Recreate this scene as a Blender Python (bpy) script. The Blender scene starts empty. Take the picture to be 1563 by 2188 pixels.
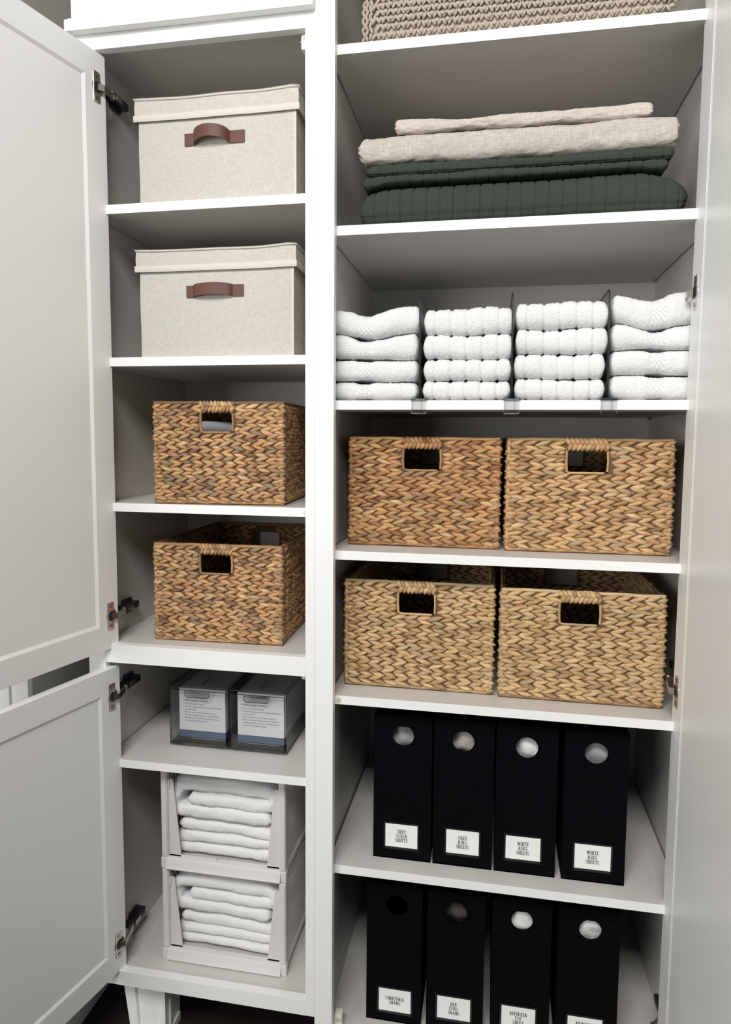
import bpy, bmesh, math, random
from math import sin, cos, pi, radians, sqrt
from mathutils import Vector, Matrix, noise

random.seed(7)
scene = bpy.context.scene
COL = scene.collection

# ------------------------------------------------------------------ camera
F_PX, PX, PY = 1438.01, 793.74, 1055.58          # focal length and principal point for the 1563x2188 frame
yaw, pitch, roll = .1795, -.0843, .0079
fw = Vector((-sin(yaw)*cos(pitch), cos(yaw)*cos(pitch), sin(pitch)))
r0 = Vector((cos(yaw), sin(yaw), 0)); u0 = r0.cross(fw)
rt = r0*cos(roll) + u0*sin(roll); up = u0*cos(roll) - r0*sin(roll)
cam_d = bpy.data.cameras.new('camera'); cam = bpy.data.objects.new('camera', cam_d); COL.objects.link(cam)
cam_d.sensor_fit = 'HORIZONTAL'; cam_d.sensor_width = 36.0; cam_d.lens = F_PX/1563*36.0
cam_d.shift_x = (781.5-PX)/1563; cam_d.shift_y = (PY-1094)/1563
cam_d.clip_start = .05; cam_d.clip_end = 60
cam.matrix_world = Matrix(((rt.x, up.x, -fw.x, .3822), (rt.y, up.y, -fw.y, -1.3408), (rt.z, up.z, -fw.z, 1.2572), (0, 0, 0, 1)))
scene.camera = cam

# ------------------------------------------------------------------ light
world = bpy.data.worlds.new('room_light'); scene.world = world; world.use_nodes = True
wb = world.node_tree.nodes['Background']; wb.inputs[0].default_value = (1.0, .985, .955, 1); wb.inputs[1].default_value = .035
def area(name, loc, target, sx, sy, power, col):
    d = bpy.data.lights.new(name, 'AREA'); d.shape = 'RECTANGLE'; d.size = sx; d.size_y = sy; d.energy = power; d.color = col
    o = bpy.data.objects.new(name, d); COL.objects.link(o); o.location = loc
    o.rotation_euler = (Vector(target)-Vector(loc)).to_track_quat('-Z', 'Y').to_euler(); return o
area('window_daylight', (-2.3, -4.2, 1.5), (.15, 0, 1.2), 2.4, 1.8, 92, (1.0, .985, .96))
area('ceiling_light', (.12, -2.0, 2.75), (.10, -.2, .9), 1.2, .7, 58, (1.0, .985, .955))
scene.view_settings.view_transform = 'Standard'; scene.view_settings.look = 'None'
scene.view_settings.exposure = .08; scene.view_settings.gamma = 1.0; scene.view_settings.use_curve_mapping = False

# ------------------------------------------------------------------ materials
MATS = {}
def newmat(name):
    m = bpy.data.materials.new(name); m.use_nodes = True; MATS[name] = m
    return m, m.node_tree.nodes, m.node_tree.links, m.node_tree.nodes['Principled BSDF']
def plain(name, col, rough=.5, metal=0., bump=0., scale=200., var=0., spec=.5):
    m, N, L, b = newmat(name)
    b.inputs['Base Color'].default_value = (*col, 1); b.inputs['Roughness'].default_value = rough; b.inputs['Metallic'].default_value = metal
    b.inputs['Specular IOR Level'].default_value = spec
    if bump or var:
        tc = N.new('ShaderNodeTexCoord'); nz = N.new('ShaderNodeTexNoise'); nz.inputs['Scale'].default_value = scale; nz.inputs['Detail'].default_value = 4
        L.new(tc.outputs['Object'], nz.inputs['Vector'])
        if bump:
            bp = N.new('ShaderNodeBump'); bp.inputs['Strength'].default_value = bump; bp.inputs['Distance'].default_value = .002
            L.new(nz.outputs['Fac'], bp.inputs['Height']); L.new(bp.outputs['Normal'], b.inputs['Normal'])
        if var:
            mx = N.new('ShaderNodeMix'); mx.data_type = 'RGBA'; mx.inputs[6].default_value = (*[c*(1-var) for c in col], 1); mx.inputs[7].default_value = (*[min(1, c*(1+var)) for c in col], 1)
            L.new(nz.outputs['Fac'], mx.inputs[0]); L.new(mx.outputs[2], b.inputs['Base Color'])
    return m
def weave(name, ca, cb, sx, sz, bump=.5, rough=.9, sheen=0., fuzz=0.):
    """cloth: stretched noises across and along the threads"""
    m, N, L, b = newmat(name); b.inputs['Roughness'].default_value = rough; b.inputs['Specular IOR Level'].default_value = .2
    tc = N.new('ShaderNodeTexCoord'); outs = []
    for v in ((sx, sx*.4, sz), (sz, sx*.4, sx)):
        mp = N.new('ShaderNodeMapping'); mp.inputs['Scale'].default_value = v; L.new(tc.outputs['Object'], mp.inputs['Vector'])
        nz = N.new('ShaderNodeTexNoise'); nz.inputs['Scale'].default_value = 1; nz.inputs['Detail'].default_value = 3; L.new(mp.outputs[0], nz.inputs['Vector']); outs.append(nz.outputs['Fac'])
    ad = N.new('ShaderNodeMath'); ad.operation = 'ADD'; L.new(outs[0], ad.inputs[0]); L.new(outs[1], ad.inputs[1])
    mr = N.new('ShaderNodeMapRange'); mr.inputs[1].default_value = .7; mr.inputs[2].default_value = 1.3; L.new(ad.outputs[0], mr.inputs[0])
    mx = N.new('ShaderNodeMix'); mx.data_type = 'RGBA'; mx.inputs[6].default_value = (*ca, 1); mx.inputs[7].default_value = (*cb, 1)
    L.new(mr.outputs[0], mx.inputs[0]); L.new(mx.outputs[2], b.inputs['Base Color'])
    bp = N.new('ShaderNodeBump'); bp.inputs['Strength'].default_value = bump; bp.inputs['Distance'].default_value = .0015
    L.new(ad.outputs[0], bp.inputs['Height']); L.new(bp.outputs['Normal'], b.inputs['Normal'])
    if sheen: b.inputs['Sheen Weight'].default_value = sheen
    return m
plain('white_paint', (.86, .86, .845), .38, bump=.04, scale=90)
plain('shaded_melamine', (.63, .61, .585), .42, bump=.03, scale=120)  # white interior board, its colour lowered to put the compartment shade in
plain('bumper_plastic', (.78, .76, .68), .35)
plain('bumper_dot', (.62, .56, .40), .4)
plain('nickel', (.62, .56, .51), .28, 1.0)
plain('hinge_dark', (.05, .05, .055), .4, .6)
plain('black_hole', (.012, .012, .014), .6)
plain('wall_paint', (.48, .47, .435), .7, bump=.05, scale=150)
plain('trim_paint', (.84, .84, .82), .4)
plain('floor_dark', (.022, .016, .014), .6, bump=.1, scale=40, var=.3)
plain('leather', (.105, .036, .022), .55, bump=.25, scale=420, var=.15)
plain('piping', (.62, .575, .525), .85, bump=.3, scale=500)
weave('canvas', (.47, .45, .41), (.60, .57, .525), 120, 900, .35)
weave('linen', (.385, .35, .31), (.55, .505, .455), 420, 60, .5)
weave('linen_pale', (.45, .40, .36), (.60, .54, .49), 420, 60, .4)
weave('quilt_green', (.029, .040, .030), (.047, .060, .047), 700, 700, .25)
plain('stitch_green', (.012, .02, .015), .9)
plain('terry', (.755, .755, .76), .95, bump=1.0, scale=420, spec=.1)
plain('terry_bin', (.82, .82, .825), .95, bump=1.0, scale=330, spec=.1)
m, N, L, b = newmat('terry_band'); b.inputs['Base Color'].default_value = (.74, .74, .745, 1); b.inputs['Roughness'].default_value = .8
tc = N.new('ShaderNodeTexCoord'); wv = N.new('ShaderNodeTexWave'); wv.bands_direction = 'DIAGONAL'; wv.inputs['Scale'].default_value = 75; L.new(tc.outputs['Object'], wv.inputs['Vector'])
bp = N.new('ShaderNodeBump'); bp.inputs['Strength'].default_value = .8; bp.inputs['Distance'].default_value = .0015; L.new(wv.outputs['Fac'], bp.inputs['Height']); L.new(bp.outputs['Normal'], b.inputs['Normal'])
plain('yarn', (.47, .40, .335), .95, bump=.6, scale=500, var=.12, spec=.1)
plain('black_cloth', (.0022, .0025, .004), .8, bump=.2, scale=900, spec=.06)
plain('holder_black', (.012, .012, .013), .3, bump=.3, scale=300)
plain('card', (.88, .88, .86), .6)
plain('ink', (.02, .02, .02), .7)
plain('bin_plastic', (.66, .63, .62), .42)
plain('pack_white', (.80, .80, .80), .5)
plain('pack_blue', (.045, .10, .19), .5)
plain('pack_ink', (.16, .16, .17), .7)
plain('grey_fabric', (.33, .33, .35), .9, bump=.4, scale=200, var=.15)
plain('white_fabric', (.80, .80, .79), .9, bump=.6, scale=160, var=.06)
plain('dark_fabric', (.06, .055, .05), .9, bump=.5, scale=120, var=.5)
def clear(name, tint, gloss=.10, rough=.06):
    m, N, L, b = newmat(name); N.remove(b)
    tr = N.new('ShaderNodeBsdfTransparent'); tr.inputs[0].default_value = (*tint, 1)
    gl = N.new('ShaderNodeBsdfGlossy'); gl.inputs['Roughness'].default_value = rough
    lw = N.new('ShaderNodeLayerWeight'); lw.inputs[0].default_value = .25
    mu = N.new('ShaderNodeMath'); mu.operation = 'MULTIPLY_ADD'; mu.inputs[1].default_value = .5; mu.inputs[2].default_value = gloss*.35; L.new(lw.outputs['Fresnel'], mu.inputs[0])
    mx = N.new('ShaderNodeMixShader'); L.new(mu.outputs[0], mx.inputs[0]); L.new(tr.outputs[0], mx.inputs[1]); L.new(gl.outputs[0], mx.inputs[2])
    L.new(mx.outputs[0], N['Material Output'].inputs[0]); return m
clear('smoke_acrylic', (.972, .972, .975))
clear('clear_plastic', (.93, .93, .93))
plain('acrylic_edge', (.02, .02, .024), .2)
def hyacinth(name, stops):
    """dried water hyacinth: colour differs from strand to strand, streaked along each one"""
    m, N, L, b = newmat(name); b.inputs['Roughness'].default_value = .55; b.inputs['Specular IOR Level'].default_value = .3
    oi = N.new('ShaderNodeObjectInfo'); ge = N.new('ShaderNodeNewGeometry')
    a = N.new('ShaderNodeMath'); a.operation = 'ADD'; L.new(oi.outputs['Random'], a.inputs[0]); L.new(ge.outputs['Random Per Island'], a.inputs[1])
    fr = N.new('ShaderNodeMath'); fr.operation = 'FRACT'; L.new(a.outputs[0], fr.inputs[0])
    cr = N.new('ShaderNodeValToRGB'); e = cr.color_ramp.elements
    while len(e) < len(stops): e.new(.5)
    for el, (p, c) in zip(e, stops): el.position = p; el.color = (*c, 1)
    L.new(fr.outputs[0], cr.inputs[0])
    tc = N.new('ShaderNodeTexCoord'); mp = N.new('ShaderNodeMapping'); mp.inputs['Scale'].default_value = (30, 400, 420); L.new(tc.outputs['Object'], mp.inputs['Vector'])
    cb = N.new('ShaderNodeCombineXYZ'); sc_ = N.new('ShaderNodeMath'); sc_.operation = 'MULTIPLY'; sc_.inputs[1].default_value = 57; L.new(fr.outputs[0], sc_.inputs[0])
    for i in range(3): L.new(sc_.outputs[0], cb.inputs[i])
    va = N.new('ShaderNodeVectorMath'); va.operation = 'ADD'; L.new(mp.outputs[0], va.inputs[0]); L.new(cb.outputs[0], va.inputs[1])
    nz = N.new('ShaderNodeTexNoise'); nz.inputs['Scale'].default_value = 1; nz.inputs['Detail'].default_value = 4; L.new(va.outputs[0], nz.inputs['Vector'])
    mr = N.new('ShaderNodeMapRange'); mr.inputs[1].default_value = .3; mr.inputs[2].default_value = .75; mr.inputs[3].default_value = .62; mr.inputs[4].default_value = 1.12; L.new(nz.outputs['Fac'], mr.inputs[0])
    ml = N.new('ShaderNodeVectorMath'); ml.operation = 'SCALE'; L.new(cr.outputs[0], ml.inputs[0]); L.new(mr.outputs[0], ml.inputs['Scale'])
    L.new(ml.outputs[0], b.inputs['Base Color'])
    bp = N.new('ShaderNodeBump'); bp.inputs['Strength'].default_value = .5; bp.inputs['Distance'].default_value = .001
    L.new(nz.outputs['Fac'], bp.inputs['Height']); L.new(bp.outputs['Normal'], b.inputs['Normal'])
    return m
hyacinth('hyacinth_brown', [(0, (0.208, 0.120, 0.065)), (.2, (0.520, 0.293, 0.137)), (.45, (0.676, 0.403, 0.195)), (.7, (0.468, 0.260, 0.130)), (.85, (0.312, 0.221, 0.137)), (1, (0.780, 0.520, 0.273))])
hyacinth('hyacinth_red', [(0, (0.240, 0.114, 0.054)), (.25, (0.552, 0.294, 0.126)), (.5, (0.648, 0.384, 0.174)), (.72, (0.420, 0.198, 0.090)), (.88, (0.384, 0.258, 0.138)), (1, (0.744, 0.492, 0.240))])
hyacinth('hyacinth_gold', [(0, (0.388, 0.234, 0.114)), (.25, (0.616, 0.405, 0.199)), (.5, (0.730, 0.502, 0.262)), (.72, (0.559, 0.353, 0.177)), (.88, (0.502, 0.365, 0.205)), (1, (0.787, 0.570, 0.319))])
hyacinth('hyacinth_tan', [(0, (0.319, 0.177, 0.088)), (.25, (0.590, 0.354, 0.165)), (.5, (0.708, 0.454, 0.224)), (.72, (0.496, 0.289, 0.142)), (.88, (0.448, 0.319, 0.183)), (1, (0.767, 0.531, 0.289))])
plain('basket_core', (.13, .078, .042), .9)

# ------------------------------------------------------------------ mesh helpers
WM = {}                                   # world matrix of every parent
class MB:
    def __init__(s): s.v = []; s.f = []; s.m = []
    def add(s, vs, fs, mi=0, M=None):
        o = len(s.v); s.v += [tuple(M @ Vector(v)) if M else tuple(v) for v in vs]
        s.f += [tuple(o+i for i in f) for f in fs]; s.m += [mi]*len(fs); return s
    def box(s, x0, x1, y0, y1, z0, z1, mi=0, M=None, b=0.):
        if b:
            bm = bmesh.new(); bmesh.ops.create_cube(bm, size=1)
            for v in bm.verts: v.co = Vector(((x0+x1)/2+v.co.x*(x1-x0), (y0+y1)/2+v.co.y*(y1-y0), (z0+z1)/2+v.co.z*(z1-z0)))
            bmesh.ops.bevel(bm, geom=bm.edges[:], offset=b, segments=2, profile=.6, affect='EDGES')
            bm.verts.index_update(); s.add([v.co[:] for v in bm.verts], [[v.index for v in f.verts] for f in bm.faces], mi, M); bm.free(); return s
        return s.add([(x, y, z) for z in (z0, z1) for y in (y0, y1) for x in (x0, x1)],
                     [(0, 2, 3, 1), (4, 5, 7, 6), (0, 1, 5, 4), (2, 6, 7, 3), (0, 4, 6, 2), (1, 3, 7, 5)], mi, M)
    def loft(s, rings, mi=0, cap=True, closed=True, loop=False, M=None):
        n = len(rings[0]); vs = [p for r in rings for p in r]; fs = []
        R = len(rings); k = n if closed else n-1
        for a in range(R if loop else R-1):
            b2 = (a+1) % R
            for i in range(k):
                j = (i+1) % n; fs.append((a*n+i, a*n+j, b2*n+j, b2*n+i))
        if cap and closed and not loop: fs.append(tuple(range(n-1, -1, -1))); fs.append(tuple((R-1)*n+i for i in range(n)))
        return s.add(vs, fs, mi, M)
    def tube(s, pts, r, n=8, loop=False, mi=0, rf=None, M=None):
        pts = [Vector(p) for p in pts]; rings = []; P = len(pts)
        for i, p in enumerate(pts):
            a = pts[(i-1) % P] if (loop or i) else p; c = pts[(i+1) % P] if (loop or i < P-1) else p
            t = (c-a).normalized(); ref = Vector((0, 0, 1)) if abs(t.z) < .9 else Vector((1, 0, 0))
            e = t.cross(ref).normalized(); g = e.cross(t); rr = rf(i)*r if rf else r
            rings.append([tuple(p+(e*cos(2*pi*k/n)+g*sin(2*pi*k/n))*rr) for k in range(n)])
        return s.loft(rings, mi, True, True, loop, M)
    def disc_cyl(s, c, ax, r, h, n=20, mi=0):
        c = Vector(c); ax = Vector(ax).normalized(); return s.tube([c, c+ax*h], r, n, mi=mi)
    def mesh(s, name, mats, smooth=False, ang=None):
        me = bpy.data.meshes.new(name); me.from_pydata(s.v, [], s.f); me.validate(clean_customdata=False)
        for m in mats: me.materials.append(MATS[m])
        if len(s.m) == len(me.polygons): me.polygons.foreach_set('material_index', s.m)
        bm = bmesh.new(); bm.from_mesh(me); bmesh.ops.recalc_face_normals(bm, faces=bm.faces[:])
        if ang is not None:
            for e in bm.edges: e.smooth = len(e.link_faces) == 2 and e.calc_face_angle(0) < radians(ang)
        bm.to_mesh(me); bm.free()
        if smooth or ang is not None: me.polygons.foreach_set('use_smooth', [True]*len(me.polygons))
        me.update(); return me
    def build(s, name, mats, parent=None, smooth=False, ang=None, local=False):
        if isinstance(mats, str): mats = [mats]
        return link(bpy.data.objects.new(name, s.mesh(name, mats, smooth, ang)), parent, local)
def link(o, parent=None, local=False, mw=None):
    COL.objects.link(o); WM[o] = Matrix.Identity(4)
    if parent is not None:
        o.parent = parent
        if not local: o.matrix_parent_inverse = WM[parent].inverted()
        else: WM[o] = WM[parent].copy()
    return o
def thing(name, label, cat, loc, rz=0., group=None):
    o = bpy.data.objects.new(name, None); COL.objects.link(o); o.empty_display_size = .05
    o.location = loc; o.rotation_euler = (0, 0, rz); WM[o] = Matrix.Translation(loc) @ Matrix.Rotation(rz, 4, 'Z')
    return tag(o, label, cat, group)
def tag(o, label, cat, group=None, kind=None):
    o['label'] = label; o['category'] = cat
    if group: o['group'] = group
    if kind: o['kind'] = kind
    return o
def struct(o): o['kind'] = 'structure'; return o
def nz(x, y, z): return noise.noise(Vector((x, y, z)))
def sm(t): t = max(0., min(1., t)); return t*t*(3-2*t)

# ------------------------------------------------------------------ the setting
FLOOR = -.20; ZB_R = -.0608; WALLX = -.6061
struct(MB().box(WALLX-2.2, 3.0, -5, .56, FLOOR-.05, FLOOR).build('floor', 'floor_dark'))
struct(MB().box(WALLX-2.2, 3.0, .56, .62, FLOOR, 2.75).build('wall_back', 'wall_paint'))
struct(MB().box(WALLX-.16, WALLX, -.070, .56, FLOOR, 2.75).build('wall_left', 'wall_paint'))
struct(MB().box(WALLX, WALLX+.014, -.07, .56, FLOOR, FLOOR+.12, b=.004).build('baseboard_left', 'trim_paint'))
struct(MB().box(WALLX-.19, WALLX+.012, -.086, -.070, FLOOR, 2.4, b=.003).box(WALLX-.05, WALLX-.03, -.092, -.086, FLOOR, 2.4, b=.002).build('trim_1', 'trim_paint'))

# ------------------------------------------------------------------ shared cabinet parts
T = .0189
def shelf(parent, x0, x1, y0, y1, zt):
    mb = MB().box(x0, x1, y0+.0012, y1, zt-T, zt).box(x0, x1, y0, y0+.0014, zt-T, zt, 1)      # board with compartment shade in its colour, front strip left unshaded white
    return mb.build('shelf', ['shaded_melamine', 'white_paint'], parent)
def door(parent, hx, hy, deg, width, z0, z1, side, stile=.056, th=.021, dp=-.0036):
    """shaker door; the inner face contains the hinge line, local s runs away from the hinge"""
    a = radians(deg); e = Vector((cos(a), sin(a), 0)); n = Vector((-sin(a), cos(a), 0))
    if side < 0: n = -n                       # n points to the inner (visible) side
    if (n.x > 0) != (side > 0): n = -n
    M = Matrix(((e.x, n.x, 0, hx), (e.y, n.y, 0, hy), (0, 0, 1, 0), (0, 0, 0, 1)))
    mb = MB(); s0, s1 = stile, width-stile; a0, a1 = z0+stile, z1-stile; g = .006
    out = lambda d, off: [(0+off, d, z0+off), (width-off, d, z0+off), (width-off, d, z1-off), (0+off, d, z1-off)]
    inn = lambda d, off: [(s0+off, d, a0+off), (s1-off, d, a0+off), (s1-off, d, a1-off), (s0+off, d, a1-off)]
    rings = [inn(-th+.007, 0), inn(-th, 0), out(-th, .001), out(-th+.001, 0), out(-.001, 0), out(0, .001), inn(0, -.001), inn(-.0006, .0002), inn(dp, g)]
    mb.loft(rings, 0, True, True, False, M)
    return mb.build('door', 'white_paint', parent), M
def hinge(dobj, M, s_c, zc, wallx, wy, wz, sgn, px2):
    """concealed hinge: nickel cup plate on the door, bent arm, dark mounting housing on the cabinet side"""
    mb = MB(); w, h = .0092, .031
    pl = []
    for k in range(24):                       # rounded plate with a round bulge towards the hinge edge
        t = 2*pi*k/24; c, s = cos(t), sin(t)
        pl.append((math.copysign(min(1, abs(c)*1.35), c)*w, math.copysign(min(1, abs(s)*1.35), s)*h))
    mb.loft([[(s_c+x*k_, d, zc+y*k_) for x, y in pl] for d, k_ in ((-.002, 1), (.0012, 1), (.0018, .95))], 0, M=M)
    mb.loft([[(s_c-w*.3+cos(2*pi*k/24)*.0150*q, d, zc+sin(2*pi*k/24)*.0165*q) for k in range(24)] for d, q in ((-.002, 1), (.0010, 1), (.0014, .96))], 0, M=M)
    mb.loft([[(s_c-.001+cos(2*pi*k/16)*.0085, d, zc+sin(2*pi*k/16)*.0115) for k in range(16)] for d in (.0005, .0024)], 1, M=M)
    for q in (-.022, .022):
        mb.loft([[(s_c+cos(2*pi*k/10)*.0034, d, zc+q+sin(2*pi*k/10)*.0034) for k in range(10)] for d in (.001, .0026)], 1, M=M)
        mb.loft([[(s_c+cos(2*pi*k/10)*.0024, d, zc+q+sin(2*pi*k/10)*.0024) for k in range(10)] for d in (.001, .0032)], 0, M=M)
    p0 = M @ Vector((s_c-.002, .003, zc)); p3 = Vector((wallx+sgn*.017, wy+.004, wz)); p1 = M @ Vector((s_c-.010, .010, zc))
    p2 = Vector((px2, .060, (zc+wz)/2))
    def strap(pts, hw, t, mi):
        rs = []
        for i, p in enumerate(pts):
            a = pts[max(0, i-1)]; c = pts[min(len(pts)-1, i+1)]; d = (c-a); d.z = 0; d.normalize(); nn = Vector((-d.y, d.x, 0))
            rs.append([tuple(p+nn*t+Vector((0, 0, hw))), tuple(p-nn*t+Vector((0, 0, hw))), tuple(p-nn*t-Vector((0, 0, hw))), tuple(p+nn*t-Vector((0, 0, hw)))])
        mb.loft(rs, mi)
    strap([p0, p1, p2, p3], .0062, .0022, 0)
    q = p2.lerp(p3, .12); mb.tube([q-Vector((0, 0, .0075)), q+Vector((0, 0, .0075))], .0042, 10, mi=0)
    x0, x1 = sorted((wallx+sgn*.001, wallx+sgn*.021))
    mb.box(x0, x1, wy-.006, wy+.058, wz-.0085, wz+.0085, 1, b=.0025)
    x0, x1 = sorted((wallx+sgn*.021, wallx+sgn*.0225)); mb.box(x0, x1, wy+.006, wy+.03, wz-.006, wz+.006, 0, b=.0006)
    x0, x1 = sorted((wallx+sgn*.0005, wallx+sgn*.008)); mb.box(x0, x1, wy+.01, wy+.048, wz-.018, wz+.018, 1, b=.002)
    o = mb.build('hinge', ['nickel', 'hinge_dark'], dobj, ang=35); return o

# ------------------------------------------------------------------ left cabinet (narrow tower)
CL = thing('cabinet', 'narrow white cabinet tower on legs with two open doors and baskets inside', 'cabinet', (-.25, .22, FLOOR))
fL, LL = -.5038, -.4816; DL = .4603; TOPZ = 2.36
MB().box(fL, LL, .018, DL+.012, -.0205, TOPZ, b=.001).build('side_panel', 'shaded_melamine', CL)
MB().box(.0025, .0195, .018, DL+.012, -.0205, TOPZ, b=.001).build('side_panel', 'shaded_melamine', CL)
MB().box(LL, .0025, DL, DL+.012, -.0205, TOPZ).build('back_panel', 'shaded_melamine', CL)
fr = MB()
fr.box(fL, -.463, 0, .019, -.0205, TOPZ, b=.0012).box(.0, .0202, 0, .019, -.0205, TOPZ, b=.0012)
fr.build('face_frame_stile', 'white_paint', CL)
MB().box(-.463, 0, 0.0002, .019, 2.0534, 2.098, b=.0003).build('top_rail', 'white_paint', CL)
MB().box(-.463, 0, 0.0002, .019, .7506, .7921, b=.0003).build('middle_rail', 'white_paint', CL)
MB().box(-.463, 0, 0.0002, .019, -.0205, .0148, b=.0003).build('bottom_rail', 'white_paint', CL)
MB().box(fL, .0202, .0004, .018, 2.11, TOPZ, b=.001).build('upper_panel', 'white_paint', CL)
MB().box(fL-.004, .0202, -.020, -.0005, 2.0835, 2.1068, b=.0015).box(fL-.001, .0202, -.0125, -.0005, 2.1068, 2.1125, b=.001).build('moulding', 'white_paint', CL)
MB().box(LL, .0025, .019, DL, 2.0649, 2.083, b=.001).build('top_panel', 'shaded_melamine', CL)
MB().box(LL, .0025, .019, DL, .7735, .7921, b=.0005).build('deck_panel', 'shaded_melamine', CL)
MB().box(LL, .0025, .019, DL, -.0075, .0108, b=.0005).build('deck_panel', 'shaded_melamine', CL)
for z in (1.746, 1.4249, 1.108): shelf(CL, LL+.002, .0015, .0151, DL-.002, z)
shelf(CL, LL+.002, .0015, .0151, DL-.002, .5193)
HL = (-.4426, .022); DEG = -103.4
d1, M1 = door(CL, *HL, DEG, .455, .7822, 2.0496, 1)
hinge(d1, M1, .0255, 1.978, LL, .088, 2.004, 1, -.451); hinge(d1, M1, .0235, .8565, LL, .088, .849, 1, -.452)
d2, M2 = door(CL, *HL, DEG, .455, .0125, .7383, 1)
hinge(d2, M2, .0255, .672, LL, .088, .664, 1, -.452); hinge(d2, M2, .0245, .081, LL, .088, .060, 1, -.452)
def bumper(parent, x0, x1, y0, y1, z0, z1, dx, dz):
    mb = MB().box(x0, x1, y0, y1, z0, z1, 0, b=.003).box(x0-.001, x1, y0-.001, y0+.004, z0+(z1-z0)*.46, z0+(z1-z0)*.50, 0)
    mb.disc_cyl((dx, y0+.001, dz), (0, -1, 0), .0045, .003, 16, 1); mb.build('door_bumper', ['bumper_plastic', 'bumper_dot'], parent, ang=30)
bumper(CL, -.0135, -.0005, .0175, .04, 2.0235, 2.0525, -.0065, 2.047)
bumper(CL, -.0135, -.0005, .0175, .04, .737, .7500, -.0055, .7455)
MB().disc_cyl((-.004, .0152, 1.0985), (0, -1, 0), .0042, .002, 16).build('bumper_dot', 'bumper_dot', CL, ang=30)
for z, yy in ((1.50, .41), (1.34, .43), (1.30, .43), (1.045, .43)):
    MB().disc_cyl((LL-.001, yy, z), (1, 0, 0), .0025, .0014, 10).build('pin_hole', 'black_hole', CL)
for z in (1.746, 1.4249): MB().tube([(LL, DL-.03, z-T-.003), (LL+.008, DL-.03, z-T-.003)], .003, 10).build('shelf_pin', 'nickel', CL, ang=40)
def leg(x0, x1, y0, y1, flip):
    mb = MB(); zt, zb = -.0205, FLOOR+.001; tap = .024
    def ring(z, k):
        a, b = (x0+tap*k, x1) if not flip else (x0, x1-tap*k); return a, b
    a0, b0 = ring(zt, 0); a1, b1 = ring(zb, 1)
    F = lambda y, ins=0., zz=(zt, zb), d=0.: [(a0+ins, y, zz[0]), (b0-ins, y, zz[0]), (b1-ins, y, zz[1]), (a1+ins, y, zz[1])]
    mb.loft([F(y1), F(y0), [(a0+.03, y0, zt), (b0-.0, y0, zt), (b1-.016, y0, zb+.026), (a1+.018, y0, zb+.026)], [(a0+.034, y0+.006, zt), (b0-.0, y0+.006, zt), (b1-.016, y0+.006, zb+.028), (a1+.021, y0+.006, zb+.028)]], 0)
    mb.box(b1-.001, b1+.006, y0+.012, y1-.006, zb, zb+.024, b=.003) if not flip else None
    mb.box(b0-.001, b0+.004, y0+.02, y0+.03, zb+.02, zt) if not flip else None
    mb.build('leg', 'white_paint', CL)
leg(-.474, -.362, .05, .125, False); leg(-.474, -.40, .38, .44, False)

# ------------------------------------------------------------------ right cabinet (wide)
CR = thing('cabinet', 'wide white linen cabinet with open door, towels, baskets and black boxes inside', 'cabinet', (.41, .26, FLOOR))
RL, RR, DR, yR = .0416, .7816, .5399, -.0012
MB().box(.0206, RL, .018, DR+.012, FLOOR, TOPZ, b=.001).build('side_panel', 'shaded_melamine', CR)
MB().box(RR, .8026, .018, DR+.012, FLOOR, TOPZ, b=.001).build('side_panel', 'shaded_melamine', CR)
MB().box(RL, RR, DR, DR+.012, FLOOR, TOPZ).build('back_panel', 'shaded_melamine', CR)
MB().box(.0206, .0605, yR, .0185, FLOOR, TOPZ, b=.0012).build('face_frame_stile', 'white_paint', CR)
MB().box(.7616, .8026, yR, .0185, FLOOR, TOPZ, b=.0012).build('face_frame_stile', 'white_paint', CR)
MB().box(RL, RR, .019, DR, TOPZ-.02, TOPZ).build('top_panel', 'shaded_melamine', CR)
MB().box(RL, RR, .019, DR, ZB_R-.019, ZB_R).build('deck_panel', 'shaded_melamine', CR)
MB().box(.0605, .7616, yR+.0002, .0185, FLOOR, ZB_R-.004, b=.001).build('bottom_rail', 'white_paint', CR)
RZ = [2.0267, 1.6802, 1.3319, 1.02, .7078, .3277]
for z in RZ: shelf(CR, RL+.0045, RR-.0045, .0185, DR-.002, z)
d3, M3 = door(CR, .7395, .030, -88.5, .62, ZB_R+.005, TOPZ-.04, -1, dp=-.0016)
hinge(d3, M3, .024, 1.526, RR, .094, 1.535, -1, .736); hinge(d3, M3, .024, .772, RR, .094, .782, -1, .735); hinge(d3, M3, .024, .030, RR, .094, .02, -1, .735)
bumper(CR, .0605, .078, .0185, .04, -.062, -.0245, .0705, -.034)
MB().disc_cyl((.0685, .0186, .6985), (0, -1, 0), .0048, .002, 16).build('bumper_dot', 'bumper_dot', CR, ang=30)
for x, s in ((RL, 1), (RR, -1)):
    for z in (2.0267, 1.6802, 1.3319): MB().tube([(x, DR-.03, z-T-.0035), (x+s*.011, DR-.03, z-T-.0035)], .0035, 10).build('shelf_pin', 'nickel', CR, ang=40)
    for z, yy in ((1.60, .47), (1.54, .47), (1.985, .05), (1.63, .05)): MB().disc_cyl((x-s*.001, yy, z), (s, 0, 0), .0028, .0015, 10).build('pin_hole', 'black_hole', CR)

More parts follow.
